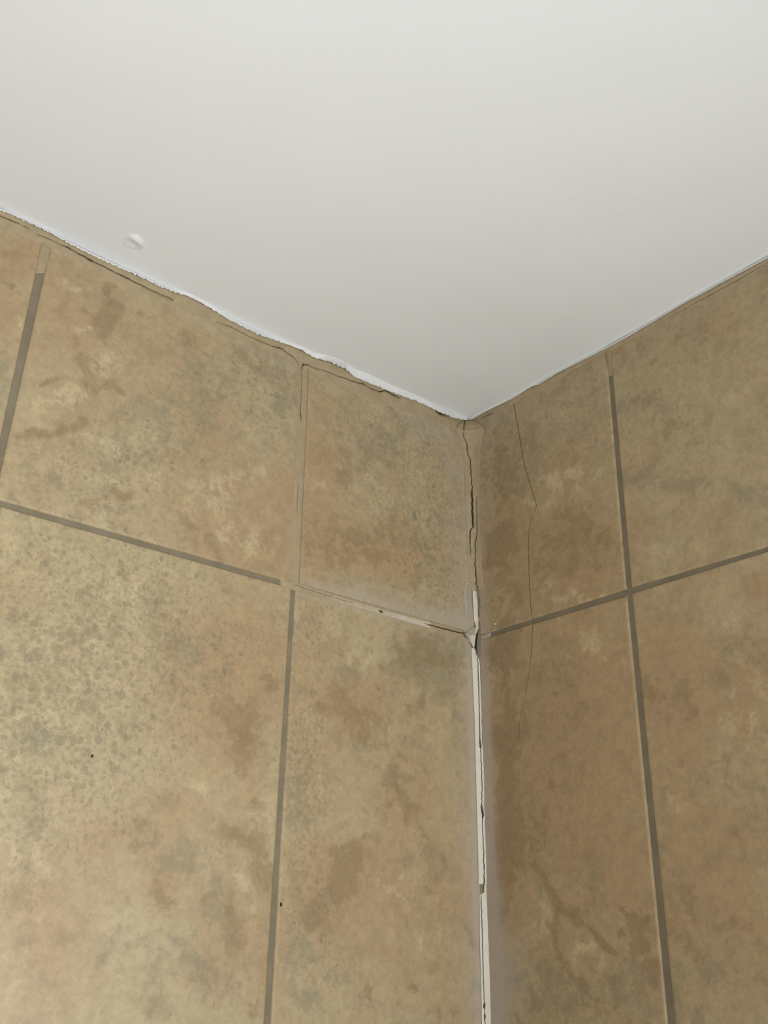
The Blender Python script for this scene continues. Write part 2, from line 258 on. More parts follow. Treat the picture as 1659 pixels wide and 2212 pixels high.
def paint_masks(ax, S, Z):
    """soft masks of the tile print and its painted corner shade at wall coordinates S, Z (metres)"""
    out = {k: np.zeros(S.shape) for k in ATTRS}
    ws = np.array([[fbm(s * 26, z * 26, 1.0 + ax) for s, z in zip(rs, rz)] for rs, rz in zip(S, Z)])
    wz = np.array([[fbm(s * 26, z * 26, 9.0 + ax) for s, z in zip(rs, rz)] for rs, rz in zip(S, Z)])
    pts = {}
    for e in (PL if ax == LEFT else PR):
        k = e[0]; wob = .012 if k != 'haze' else .0012
        Sw, Zw = S + ws * wob, Z + wz * wob
        if isinstance(e[1], list):
            line = [wall_sz(x, y, ax) for x, y in e[1]]; rad = e[2] * .00066; st = e[3]
            if rad < .006 and k != 'haze': Sw, Zw = S + ws * .004, Z + wz * .004
            d = np.full(S.shape, 9.0)
            for (a, b), (c, f) in zip(line[:-1], line[1:]):
                L2 = (c - a) ** 2 + (f - b) ** 2 + 1e-12
                t = np.clip(((Sw - a) * (c - a) + (Zw - b) * (f - b)) / L2, 0, 1)
                d = np.minimum(d, np.hypot(Sw - a - t * (c - a), Zw - b - t * (f - b)))
            q = d / rad; val = st * (np.exp(-.5 * q * q) if k != 'haze' else 1 / (1 + q ** 6))
        else:
            _, x, y, rx, ry, st = e; s0, z0 = wall_sz(x, y, ax)
            s1, z1 = wall_sz(x + rx, y, ax); s2, z2 = wall_sz(x, y + ry, ax)
            A = np.array([[s1 - s0, s2 - s0], [z1 - z0, z2 - z0]]); I = np.linalg.inv(A)
            ds, dz = Sw - s0, Zw - z0
            u = I[0, 0] * ds + I[0, 1] * dz; v = I[1, 0] * ds + I[1, 1] * dz
            val = st * np.exp(-.72 * (u * u + v * v))
        out[k] = 1 - (1 - out[k]) * (1 - np.clip(val, 0, 1)) if k in ('haze', 'speck') else np.maximum(out[k], val) * .6 + (out[k] + val) * .4
    return out

# ------------------------------------------------------------------ ceiling (its edge dips a little along the left wall)
EL = ([-2.5, -.80, -.667, -.59, -.5, -.4, -.3, -.2, -.1, -.03, 0], [-.001, -.001, -.0015, -.003, -.0055, -.0085, -.0095, -.0090, -.0055, 0, .002])
ER = ([-2.5, -.46, -.39, -.31, -.24, -.16, -.08, 0], [.006, .006, .0055, .003, .0015, .0025, .001, .002])
def ceil_z(x, y):
    el = float(np.interp(x, *EL)); er = float(np.interp(y, *ER)); base = .004
    return base + (el - base) * math.exp(-abs(y) / .22) + (er - base) * math.exp(-abs(x) / .22)
def hit_ceiling(px, py, drop=0.0):
    z = 0.0
    for _ in range(6):
        p = hit(px, py, 2, z); z = ceil_z(p[0], p[1]) - drop
    return hit(px, py, 2, z)
def axis_samples(lim, fine, coarse):
    v = [0.03, 0.0]; x = 0.0
    while x > -lim: x -= fine + (coarse - fine) * min(1, abs(x) / .9); v.append(x)
    return v
xs = axis_samples(2.2, .012, .05); ys = axis_samples(2.2, .012, .05)
V, F, RG = [], [], []
for x in xs:
    for y in ys:
        V.append((x, y, ceil_z(min(x, 0), min(y, 0)) + .0006 * fbm(x * 6, y * 6)))
        px, py = proj((x, y, 0.0)) if (x + y) > -1.3 else (-999, -999)
        RG.append(1.6 * math.exp(-(((px - 1290) / 110) ** 2 + ((py - 450) / 60) ** 2)))
ny = len(ys)
for i in range(len(xs) - 1):
    for j in range(ny - 1):
        a = i * ny + j; F.append((a, a + ny, a + ny + 1, a + 1))
nb = len(V)   # back of the slab so that it has thickness
for (x, y) in ((xs[0], ys[0]), (xs[-1], ys[0]), (xs[-1], ys[-1]), (xs[0], ys[-1])): V.append((x, y, .06)); RG.append(0)
F.append((nb, nb + 3, nb + 2, nb + 1))
ceiling = mesh_obj('ceiling', V, F, PAINT, attrs={'ridges': RG})
tag(ceiling, 'white painted plaster ceiling with a slightly uneven roller finish', 'ceiling', kind='structure')

# popped nail under the ceiling paint
c0 = hit_ceiling(288, 523); V, F = [(c0[0], c0[1], ceil_z(c0[0], c0[1]) - .0012)], []
nr, na = 10, 40; R0 = .0125
tocam = np.array([.30, -.95])
for i in range(1, nr + 1):
    for j in range(na):
        a = 2 * math.pi * j / na; r = R0 * i / nr * (1 + .06 * math.sin(3 * a + 1))
        x, y = c0[0] + r * math.cos(a), c0[1] + r * math.sin(a)
        side = .5 + .5 * (math.cos(a) * tocam[0] + math.sin(a) * tocam[1])
        q = i / nr; h = (1 - max(0, (q - .62) / .38) ** 1.3) * (.0003 + .0056 * side * side * (.25 + .75 * q))
        V.append((x, y, ceil_z(x, y) - h + (.0008 if i == nr else 0)))
for j in range(na): F.append((0, 1 + (j + 1) % na, 1 + j))
for i in range(nr - 1):
    for j in range(na):
        a = 1 + i * na + j; b = 1 + i * na + (j + 1) % na; F.append((a, b, b + na, a + na))
pop = mesh_obj('nail_pop', V, F, PAINT, ceiling, {'ridges': [0] * len(V)})

# ------------------------------------------------------------------ walls: grout bed + tiles
def wall_bed(name, ax, label):
    lo, hi, d0, d1 = -.02, 1.75, -.0022, -.06
    ssteps = np.linspace(0 if ax == RIGHT else -.0, hi, 30); zsteps = np.linspace(.02, -1.75, 30)
    V, F = [], []
    for s in ssteps:
        for z in zsteps: V.append(wp(ax, s, z, d0))
    n = len(zsteps)
    for i in range(len(ssteps) - 1):
        for j in range(n - 1):
            a = i * n + j; q = (a, a + 1, a + n + 1, a + n); F.append(q if ax == LEFT else q[::-1])
    b = len(V)
    for (s, z) in ((ssteps[0], .02), (ssteps[-1], .02), (ssteps[-1], -1.75), (ssteps[0], -1.75)): V.append(wp(ax, s, z, d1))
    F.append((b, b + 1, b + 2, b + 3))
    c = (0, (len(ssteps) - 1) * n, len(ssteps) * n - 1, n - 1)
    for k in range(4): F.append((c[k], c[(k + 1) % 4], b + (k + 1) % 4, b + k))
    o = mesh_obj(name, V, F, GROUT, attrs={'shade_dirt': [0] * len(V)}, smooth=False)
    tag(o, label, 'wall', kind='structure'); return o
wall_left = wall_bed('wall_left', LEFT, 'brighter left wall of large mottled beige tiles with brown grout joints')
wall_right = wall_bed('wall_right', RIGHT, 'shaded right wall of mottled olive beige tiles with a long hairline crack')

def vline(ax, p, q):      # s as a function of z
    (s1, z1), (s2, z2) = wall_sz(*p, ax), wall_sz(*q, ax); b = (s2 - s1) / (z2 - z1); return ('v', s1 - b * z1, b)
def hline(ax, p, q):
    (s1, z1), (s2, z2) = wall_sz(*p, ax), wall_sz(*q, ax); b = (z2 - z1) / (s2 - s1); return ('h', z1 - b * s1, b)
def cross(v, h):
    s = (v[1] + v[2] * h[1]) / (1 - v[2] * h[2]); return s, h[1] + h[2] * s
def shift(l, d): return (l[0], l[1] + d, l[2])

CRACK = [(1109.4,862),(1109.4,872),(1114,897),(1119.5,928),(1124.6,958),(1129,985),(1134.7,1011),(1140.5,1032),(1147,1054),(1159,1092.5),(1153.7,1107),(1150,1115),(1146.5,1128),(1144,1140),(1142.3,1155),(1142,1171),(1142,1203),(1142.5,1230),(1143.3,1261),(1144.6,1285),(1146.2,1309),(1149,1335.4),
         (1152,1338),(1151,1350),(1149.6,1366),(1148.5,1390),(1147,1413),(1145,1436),(1142.3,1457),(1139,1477),(1135.8,1494.6),(1132,1510),(1129,1524),(1126,1538),(1123.5,1551.5),(1121.5,1565),(1121,1576),(1121.4,1595.5),(1124,1633),(1126,1682),(1127,1710)]
CR_SZ = [wall_sz(x, y, RIGHT) for x, y in CRACK]
def crack_at(z):
    zs = [c[1] for c in CR_SZ][::-1]; ss = [c[0] for c in CR_SZ][::-1]
    s = float(np.interp(z, zs, ss)) + .00025 * nz(z * 260, 3.3)
    z_a = CR_SZ[0][1] - .0065; z_b = wall_sz(1121.4, 1595, RIGHT)[1]; z_c = CR_SZ[-1][1]
    if z > z_a: wd = 0.0
    elif z > z_b: wd = 1.0 if z > wall_sz(1147, 1413, RIGHT)[1] else .8
    else: wd = .35 * max(0, (z - z_c) / (z_b - z_c))
    return s, wd

def make_tile(wall, ax, near, far, top, bot, step, crack=False, warm=.35):
    """near/far: vertical edges (near = towards the corner), top/bot: horizontal edges"""
    c_nt, c_ft, c_nb, c_fb = cross(near, top), cross(far, top), cross(near, bot), cross(far, bot)
    W_ = abs(c_ft[0] - c_nt[0]); H_ = abs(c_nt[1] - c_nb[1])
    def edge_params(L):
        e = [0, .0004 / L, .0011 / L, .0020 / L]
        n = max(2, int(L / step)); inner = list(np.linspace(.0038 / L, 1 - .0038 / L, n))
        return e + inner + [1 - v for v in e[::-1]], n
    us, _ = edge_params(W_)
    vs, _ = edge_params(H_)
    if crack:
        n = int(H_ / .0028); vs = [0, .0004 / H_, .0011 / H_, .0020 / H_] + list(np.linspace(.0038 / H_, 1 - .0038 / H_, n)) + [1 - .0020 / H_, 1 - .0011 / H_, 1 - .0004 / H_, 1]
    rows = []; ShadeDirt = []
    CR = [3, 3]
    S, Z, Dp, Dt = [], [], [], []
    for v in vs:
        rs, rz, rd, rt = [], [], [], []
        a = (np.array(c_nt) * (1 - v) + np.array(c_nb) * v); b = (np.array(c_ft) * (1 - v) + np.array(c_fb) * v)
        ul = list(us); shade_dirt = [0] * len(ul); deep = [0] * len(ul)
        if crack:
            zc = a[1] + (b[1] - a[1]) * .3; s_c, wd = crack_at(zc); u0 = (s_c - a[0]) / (b[0] - a[0]); hw = .00068 / W_ * max(wd, .15)
            n1 = 14; n2 = 42
            left = [0, .0004 / W_, .0011 / W_, .0020 / W_] + list(np.linspace(.0038 / W_, u0 - hw - .0005 / W_, n1)) + [u0 - hw]
            right = [u0 + hw, u0 + hw + .0005 / W_] + list(np.linspace(u0 + hw + .002 / W_, 1 - .0038 / W_, n2)) + [1 - .0020 / W_, 1 - .0011 / W_, 1 - .0004 / W_, 1]
            ul = left + [u0 - hw * .45, u0 + hw * .45] + right
            k = len(left); shade_dirt = [0] * len(ul); deep = [0] * len(ul)
            shade_dirt[k] = shade_dirt[k + 1] = min(1, wd * 1.0); deep[k] = deep[k + 1] = .0011 * wd  # groove bottom gets the painted crack shade
            shade_dirt[k - 1] = .25 * wd; deep[k + 2] = -.0001 * wd
        for u, di, de in zip(ul, shade_dirt, deep):
            p = a * (1 - u) + b * u; s, z = p
            eu = min(u * W_, (1 - u) * W_); ev = min(v * H_, (1 - v) * H_); e = min(eu, ev)
            drop = .0016 * max(0, 1 - e / .0022) ** 2.2
            if e < .0006:   # slightly irregular arris
                j = .0003 * nz(s * 160, z * 160, 5); s += j; z += j
            rs.append(s); rz.append(z); rd.append(-drop - de + .00012 * nz(s * 30, z * 30, 2)); rt.append(di)
        S.append(rs); Z.append(rz); Dp.append(rd); Dt.append(rt)
    S, Z = np.array(S), np.array(Z); masks = paint_masks(ax, S, Z); masks['tan'] = masks['tan'] + warm
    n = S.shape[1]; m = S.shape[0]; V = []; F = []
    for i in range(m):
        for j in range(n): V.append(wp(ax, S[i, j], Z[i, j], Dp[i][j]))
    for i in range(m - 1):
        for j in range(n - 1):
            a = i * n + j; q = (a, a + n, a + n + 1, a + 1); F.append(q if ax == LEFT else q[::-1])
    at = {k: list(masks[k].ravel()) for k in ATTRS}; at['shade_dirt'] = [x for r in Dt for x in r]
    # sides down into the grout
    ring = [j for j in range(n)] + [i * n + n - 1 for i in range(1, m)] + [(m - 1) * n + j for j in range(n - 2, -1, -1)] + [i * n for i in range(m - 2, 0, -1)]
    b0 = len(V)
    for r in ring:
        i, j = divmod(r, n); V.append(wp(ax, S[i, j], Z[i, j], -.0045))
        for k in at: at[k].append(at[k][r] if k != 'shade_dirt' else 0)
    for k in range(len(ring)):
        k2 = (k + 1) % len(ring); q = (ring[k], ring[k2], b0 + k2, b0 + k); F.append(q if ax == LEFT else q[::-1])
    return recentre(mesh_obj('tile', V, F, TILE, wall, at))

HW = .33            # tile width; tiles are taller than wide
# left wall joints (pairs of edges)
L_v1n, L_v1f = vline(LEFT, (101, 572), (45, 825)), vline(LEFT, (82.3, 572), (28, 825))
L_v2n_u, L_v2f_u = vline(LEFT, (660, 850), (642, 1250)), vline(LEFT, (650, 850), (631, 1250))
L_v2n_l, L_v2f_l = vline(LEFT, (634, 1358), (585.5, 2212)), vline(LEFT, (625.3, 1358), (572, 2212))
L_ht, L_hb = hline(LEFT, (0, 1079.5), (612.5, 1253.8)), hline(LEFT, (0, 1092.3), (604.6, 1262.5))
L_corner = ('v', .0012, 0.0)
L_top = ('h', .001, 0.0)
R_vn_u, R_vf_u = vline(RIGHT, (1309, 764), (1352, 1270)), vline(RIGHT, (1318, 764), (1363, 1270))
R_vn_l, R_vf_l = vline(RIGHT, (1353, 1285), (1441, 2212)), vline(RIGHT, (1364, 1285), (1457, 2212))
R_ht, R_hb = hline(RIGHT, (1054.7, 1367), (1352, 1272.7)), hline(RIGHT, (1058.5, 1374.4), (1355, 1285.8))
R_ht2, R_hb2 = hline(RIGHT, (1364, 1268.5), (1659, 1180.3)), hline(RIGHT, (1364, 1281), (1659, 1189.5))
R_corner = ('v', .0012, 0.0); R_top = ('h', .003, 0.0)
JW = .0068
L_b2 = shift(L_hb, -.50); L_t3 = shift(L_b2, -JW); R_b2 = shift(R_hb, -.50); R_t3 = shift(R_b2, -JW)
T = .0036
tiles = {}
tiles['L_top_corner'] = make_tile(wall_left, LEFT, L_corner, L_v2n_u, L_top, L_ht, T)
tiles['L_top_mid'] = make_tile(wall_left, LEFT, L_v2f_u, L_v1n, L_top, L_ht, T)
tiles['L_top_far'] = make_tile(wall_left, LEFT, L_v1f, shift(L_v1n, HW), L_top, L_ht, .008)
make_tile(wall_left, LEFT, shift(L_v1f, HW), shift(L_v1n, 2 * HW), L_top, L_ht, .02)
make_tile(wall_left, LEFT, L_corner, L_v2n_l, L_hb, L_b2, T, warm=.30)
make_tile(wall_left, LEFT, L_v2f_l, shift(L_v2n_l, HW), L_hb, L_b2, T, warm=.10)
make_tile(wall_left, LEFT, shift(L_v2f_l, HW), shift(L_v2n_l, 2 * HW), L_hb, L_b2, .015)
make_tile(wall_left, LEFT, shift(L_v2f_l, 2 * HW), shift(L_v2n_l, 3 * HW), L_hb, L_b2, .03)
make_tile(wall_right, RIGHT, R_corner, R_vn_u, R_top, R_ht, T, crack=True, warm=.45)
make_tile(wall_right, RIGHT, R_vf_u, shift(R_vn_u, HW), R_top, R_ht2, T, warm=.40)
make_tile(wall_right, RIGHT, shift(R_vf_u, HW), shift(R_vn_u, 2 * HW), R_top, R_ht2, .02)
make_tile(wall_right, RIGHT, R_corner, R_vn_l, R_hb, R_b2, T, crack=True, warm=.45)
make_tile(wall_right, RIGHT, R_vf_l, shift(R_vn_l, HW), R_hb2, R_b2, T, warm=.42)
make_tile(wall_right, RIGHT, shift(R_vf_l, HW), shift(R_vn_l, 2 * HW), R_hb2, R_b2, .02)
for k in range(4):   # the course below the frame
    n_ = L_corner if k == 0 else shift(L_v2f_l, (k - 1) * HW)
    make_tile(wall_left, LEFT, n_, shift(L_v2n_l, k * HW), L_t3, shift(L_t3, -.5), .03)
    n_ = R_corner if k == 0 else shift(R_vf_l, (k - 1) * HW)
    make_tile(wall_right, RIGHT, n_, shift(R_vn_l, k * HW), R_t3, shift(R_t3, -.5), .03)

# ------------------------------------------------------------------ sealant strips
def pl(points):
    a = [p[0] for p in points]; b = [p[1] for p in points]
    return lambda t: float(np.interp(t, a, b))
def strip(name, mat, ts, curve, along, cracks=(), parent=None, seg=4, white=None, rough=.0002, wedge=None, nrm=None):
    """curve(t) -> P(u) u in 0..1, a 3D curve across the strip; cracks: (pixel function, width fn px, depth) ; along: 0 -> cracks given as x, 1 -> as y"""
    V, D, Wt = [], [], []; ncol = None
    for t in ts:
        P, N = curve(t)
        U = np.linspace(0, 1, 33); pts = np.array([P(u) for u in U]); pc = proj(pts)[along]
        cols = []; prev = 0.0
        for fn, wf, depth in cracks:
            pxc = fn(t); wpx = wf(t); order = np.argsort(pc)
            jit = (1.3 * nz(t * .11, 4.1) + 1.0 * nz(t * .37, 2.2) + 1.1 * nz(t * .9, 6.2))
            uc = float(np.interp(pxc + jit * .8, pc[order], U[order])); px_per_u = max(1e-3, abs(pc[-1] - pc[0]))
            hw = max(.15, wpx * .95) / px_per_u; uc = min(max(uc, prev + hw * 1.05 + .02), 1 - hw - .02)
            for q in np.linspace(prev, uc - hw, seg + 1): cols.append((q, 0, 0))
            act = 1.0 if wpx > .05 else 0.0
            cols.append((uc - hw * .5, depth * act, act)); cols.append((uc + hw * .5, depth * act, act))  # groove columns carry the painted shade
            prev = uc + hw
        for q in np.linspace(prev, 1, seg + 1): cols.append((q, 0, 0))
        for q, de, di in cols:
            p = np.array(P(q)); n = np.array(N(q)); e = min(1, min(q, 1 - q) * 6)
            p = p - n * de + n * rough * e * 2 * fbm(p[0] * 150 + p[1] * 170, p[2] * 150, 3.0, 2)
            V.append(p); D.append(di if di else 0); Wt.append(white(t, q) if white else 0)
        ncol = len(cols)
    F = []
    for i in range(len(ts) - 1):
        for j in range(ncol - 1):
            a = i * ncol + j; F.append((a, a + 1, a + ncol + 1, a + ncol))
    # close the back: drop skirts into the wall along all four borders
    m = len(ts); ring = [j for j in range(ncol)] + [i * ncol + ncol - 1 for i in range(1, m)] + [(m - 1) * ncol + j for j in range(ncol - 2, -1, -1)] + [i * ncol for i in range(m - 2, 0, -1)]
    b0 = len(V)
    for r in ring:
        i = r // ncol; q = (r % ncol) / (ncol - 1)
        n = np.array(curve(ts[i])[1](q)); V.append(V[r] - n * .0035); D.append(D[r]); Wt.append(Wt[r])
    for k in range(len(ring)):
        k2 = (k + 1) % len(ring); F.append((ring[k], b0 + k, b0 + k2, ring[k2]))
    o = mesh_obj(name, V, F, mat, parent, {'shade_dirt': D, 'white': Wt})
    bpy.context.view_layer.update()
    me = o.data; me.update()
    # make the front face the room
    p0 = me.polygons[(ncol - 1) * (len(ts) // 2) + ncol // 3]
    if (Vector(CAM) - p0.center).dot(p0.normal) < 0:
        me.flip_normals()
    return recentre(o)
def frange(a, b, st):
    n = max(2, int(abs(b - a) / st)); return list(np.linspace(a, b, n + 1))

TOPL = pl([(-1417,-187),(-60,425),(-30,439),(0,453),(20,460),(62,480),(110,503),(155,528),(215,558),(260,578),(310,600),(345,618),(380,631),(400,637),(420,645.6),(448,661),(494,689),(525,705),(557,721),(603,737),(628,746),(653,756),(679,772),(709,780),(747,797),(765,813),(798,827),(843,845),(897,865),(925,877),(950,889),(978,901),(1010,907)])
CRKL = pl([(-1417,-173),(-60,440),(0,465),(35,480),(60,491),(85,507),(105,515),(145,533),(190,558),(230,578),(270,598),(300,613),(330,628),(372,647),(400,658),(470,696),(500,706),(530,722),(560,736),(590,748),(610,753),(630,768),(640,778),(652,800),(655,787),(665,788),(680,795),(705,801),(730,812),(750,818),(770,826),(785,828),(800,838),(820,846),(834,843),(850,852),(862,858),(900,874),(945,888),(970,896),(1005,915)])
BOTL = pl([(-1417,-151),(-60,460),(0,487),(60,514),(100,537),(190,577),(270,614),(330,643),(372,664),(400,672),(470,704),(560,747),(600,765),(640,792),(652,806),(670,804),(690,812),(760,845),(830,875),(880,893),(930,910),(965,924),(985,932),(1000,928),(1012,916)])
def crack_w(pairs): return pl(pairs)
CWL = crack_w([(-60,0),(0,1.2),(30,1.6),(42,1.0),(46,0),(48,0),(52,1),(62,.9),(66,0),(80,0),(84,1.0),(108,1.3),(112,.2),(138,.9),(150,3.2),(156,1.2),(188,2.6),(196,3.4),(205,1.6),(240,1.8),(268,2.6),(300,1.6),(350,2.4),(372,4.2),(376,0),(466,0),(470,.9),(485,1.0),(498,2.2),(505,.9),(590,1.2),(600,1.8),(622,1.2),(640,2.4),(648,6),(654,6),(658,1.5),(675,1.2),(730,1.0),(790,1.6),(794,1),(850,1.8),(862,1.2),(866,0),(940,0),(944,2.6),(962,2.2),(968,0),(1010,0)])
def ceil_bead_left(x):
    yt, yb = TOPL(x) + 1.2 * nz(x * .09, 1) + .8 * nz(x * .4, 2), BOTL(x)
    h = .0045 if x < 920 else .0045 * max(.22, 1 - (x - 920) / 90)
    A = hit(x, yt, LEFT, -h); B = hit(x, yb, LEFT, .0002); m_ = (A + B) / 2 + np.array([0, .0006, -.0012])
    P = lambda u: (1 - u) ** 2 * A + 2 * u * (1 - u) * m_ + u * u * B
    return P, (lambda u: np.array([0, -1.0, -.25]))
def wl(x, u):
    base = .0
    if u < .12: base += .22
    if 595 < x < 665 and .15 < u < .5: base += .32 + .35 * nz(x * .15, u * 9)
    if x < 480 and .05 < u < .3: base += .08
    return base
bead_l = strip('sealant_bead', BEIGE, frange(-1415, -60, 12) + frange(-57, 1008, 2.2), ceil_bead_left, 1, [(CRKL, CWL, .0022)], seg=5, white=wl, rough=.00035)
tag(bead_l, 'beige cracked sealant bead between left tiled wall and white ceiling', 'sealant')

# white paint lip that the ceiling leaves over that bead
LIPW = pl([(-60,4),(0,4),(60,6),(150,6),(250,6),(345,7),(420,8),(500,10),(600,9),(640,7),(680,11),(740,17),(800,19),(860,15),(930,12),(990,9),(1008,5)])
def lip_left(x):
    yt = TOPL(x) + 2.4 * nz(x * .17, 7) + 2.6 * nz(x * .43, 3) + 1.0
    A = hit_ceiling(x, TOPL(x) - LIPW(x), -.0004); B = hit(x, yt, LEFT, -.0058)
    k = .0008 + .0006 * nz(x * .05, 5)
    m_ = (A + B) / 2 + np.array([0, -.0002, -k])
    P = lambda u: (1 - u) ** 2 * A + 2 * u * (1 - u) * m_ + u * u * B
    return P, (lambda u: np.array([0, -.35, -.9]))
def paint_attrs(o):
    a = o.data.attributes.new('ridges', 'FLOAT', 'POINT'); return o
lip = paint_attrs(strip('paint_lip', PAINT, frange(-1415, -60, 12) + frange(-57, 1010, 2.4), lip_left, 1, parent=ceiling, seg=8, rough=.0005))

TOPR = pl([(1010,906),(1020,903),(1028,898.5),(1064,881),(1107,860.5),(1139,840),(1150,834),(1165,829.5),(1204,805),(1262,776),(1309,753),(1367,721),(1410,695.5),(1475,656),(1540,621),(1601,588),(1638,568),(1659,557),(1720,523),(2613,48)])
BOTR = pl([(1010,914),(1030,918),(1050,911),(1060,905),(1085,890),(1110,872),(1146,856),(1186,834),(1240,802),(1309,764),(1370,733),(1457,687),(1529,648),(1601,608),(1659,571),(1720,537),(2613,64)])
CRKR = pl([(1010,911),(1015,910),(1025,908),(1040,903),(1050,898),(1062,893),(1070,891),(1190,829),(1240,799),(1300,766),(1400,712),(1500,655),(1600,601),(1720,532),(2613,58)])
CWR = crack_w([(1010,0),(1014,1.2),(1026,1.0),(1030,0),(1040,0),(1042,1.2),(1062,1.6),(1064,0),(1220,0),(1228,.8),(1300,.5),(1303,0),(1400,0),(1480,.5),(1600,.9),(1720,.9)])
def ceil_bead_right(x):
    yt, yb = TOPR(x) + .8 * nz(x * .07, 11) + .5 * nz(x * .4, 12), BOTR(x)
    h = .003 if x > 1060 else .0012 + .0018 * (x - 1012) / 48
    A = hit(x, yt, RIGHT, -h); B = hit(x, yb, RIGHT, .0002); m_ = (A + B) / 2 + np.array([.0004, 0, -.0008])
    P = lambda u: (1 - u) ** 2 * A + 2 * u * (1 - u) * m_ + u * u * B
    return P, (lambda u: np.array([-1.0, 0, -.25]))
bead_r = strip('sealant_bead', BEIGE, frange(1013, 1715, 2.6) + frange(1722, 2613, 12), ceil_bead_right, 1, [(CRKR, CWR, .002)], seg=4,
               white=lambda x, u: .28 if (x > 1240 and u > .35 and u < .6) else (.12 if u < .15 else 0), rough=.0002)
tag(bead_r, 'narrow beige sealant bead between shaded right wall and white ceiling', 'sealant')
def lip_right(x):
    yt = TOPR(x) + .8 * nz(x * .23, 17) + .6
    A = hit_ceiling(x, TOPR(x) - 5 - 2 * nz(x * .02, 8), -.0004); B = hit(x, yt, RIGHT, -.0042)
    m_ = (A + B) / 2 + np.array([-.0002, 0, -.0008])
    P = lambda u: (1 - u) ** 2 * A + 2 * u * (1 - u) * m_ + u * u * B
    return P, (lambda u: np.array([-.35, 0, -.9]))
paint_attrs(strip('paint_lip', PAINT, frange(1010, 1715, 3.0) + frange(1722, 2613, 12), lip_right, 1, parent=ceiling, seg=5, rough=.0003))

# corner strips: left edge lies on the left wall, right edge on the right wall
def corner_curve(xl, xr, k_, lift_=.0003, wob=0.0):
    def f(y):
        k = k_(y) if callable(k_) else k_; lift = lift_(y) if callable(lift_) else lift_
        a, b = xl(y) + wob * nz(y * .05, 31), xr(y) + wob * nz(y * .06, 37)
        A = hit(a, y, LEFT, -lift)
        if A[0] > -.0012: A = hit(a, y, RIGHT, -.0024); A[1] = min(A[1], -.0003)
        B = hit(b, y, RIGHT, -lift)
        if B[1] > -.0012: B = hit(b, y, LEFT, -.0024); B[0] = min(B[0], -.0003)
        mid = (A + B) / 2; C0 = np.array([0, 0, mid[2]]); m_ = mid * (1 - k) + C0 * k
        P = lambda u: (1 - u) ** 2 * A + 2 * u * (1 - u) * m_ + u * u * B
        return P, (lambda u: np.array([-.707, -.707, 0]))
    return f
UXL = pl([(906,1004),(915,990),(925,984),(938,988),(960,996),(1000,1002),(1050,1004),(1100,1006),(1200,1009),(1262,1015),(1275,1019)])
UXR = pl([(906,1020),(915,1036),(925,1045),(938,1044),(960,1038),(1000,1036),(1050,1035),(1100,1035),(1200,1039),(1275,1043)])
UC1 = pl([(906,1003),(925,1002),(938,1000.5),(953,1008),(981,1010.6),(988,1015.5),(1020,1017),(1049,1020),(1066,1019.5),(1107,1020.5),(1136,1022),(1143,1016),(1159,1015),(1194,1016),(1275,1018)])
UW1 = crack_w([(906,0),(913,1.0),(924,1.2),(927,0),(931,0),(936,.9),(980,1.1),(1050,1.0),(1062,2.4),(1108,3.0),(1136,2.2),(1144,1.5),(1158,1.7),(1175,1.2),(1194,.6),(1200,0),(1275,0)])
UC2 = pl([(906,1026),(1066,1029.8),(1076,1029.5),(1116,1029.5),(1153,1030.5),(1170,1026),(1193,1026.5),(1213,1026),(1242,1028),(1275,1030.5)])
UW2 = crack_w([(906,0),(1068,0),(1074,1.0),(1100,1.4),(1150,1.5),(1170,1.1),(1200,.8),(1225,1.2),(1245,1.8),(1275,2.0)])
bead_c = strip('sealant_bead', BEIGE, frange(907, 1275, 1.9), corner_curve(UXL, UXR, pl([(907,.3),(925,.5),(960,.6),(1275,.6)]), pl([(907,.0012),(925,.0006),(950,.0003),(1275,.0003)])), 0, [(UC1, UW1, .003), (UC2, UW2, .003)], seg=5,
               white=lambda y, u: (.30 if (1080 < y < 1150 and .45 < u < .72) else 0) + (.25 if u < .07 or (u > .92 and y > 1000) else .05), rough=.0003)
tag(bead_c, 'beige split sealant bead down the wall corner just below the ceiling', 'sealant')

# grout left bare deep in the corner, visible where caulk has come away
gx = pl([(1240,1027),(1275,1029),(1350,1024),(1372,1022),(1440,1024),(1700,1034),(1925,1036),(2212,1044),(2330,1050)])
gr = pl([(1240,1037),(1275,1039),(1350,1040),(1400,1040),(1440,1040),(1700,1046),(1925,1048),(2212,1054),(2330,1060)])
corner_grout = strip('corner_grout', GROUT, frange(1240, 2330, 8), corner_curve(gx, gr, .5, -.0002), 0, parent=wall_right, seg=4, rough=.0005,
                     cracks=[(pl([(1240,1030),(1350,1033.5),(1372,1029),(1398,1026.5),(1417,1032),(1440,1033),(2330,1055)]), crack_w([(1240,0),(1340,.6),(1362,2.2),(1384,3.5),(1400,3.5),(1416,1.2),(1430,0),(2330,0)]), .002)])  # groove beside the hole carries a painted shadow line

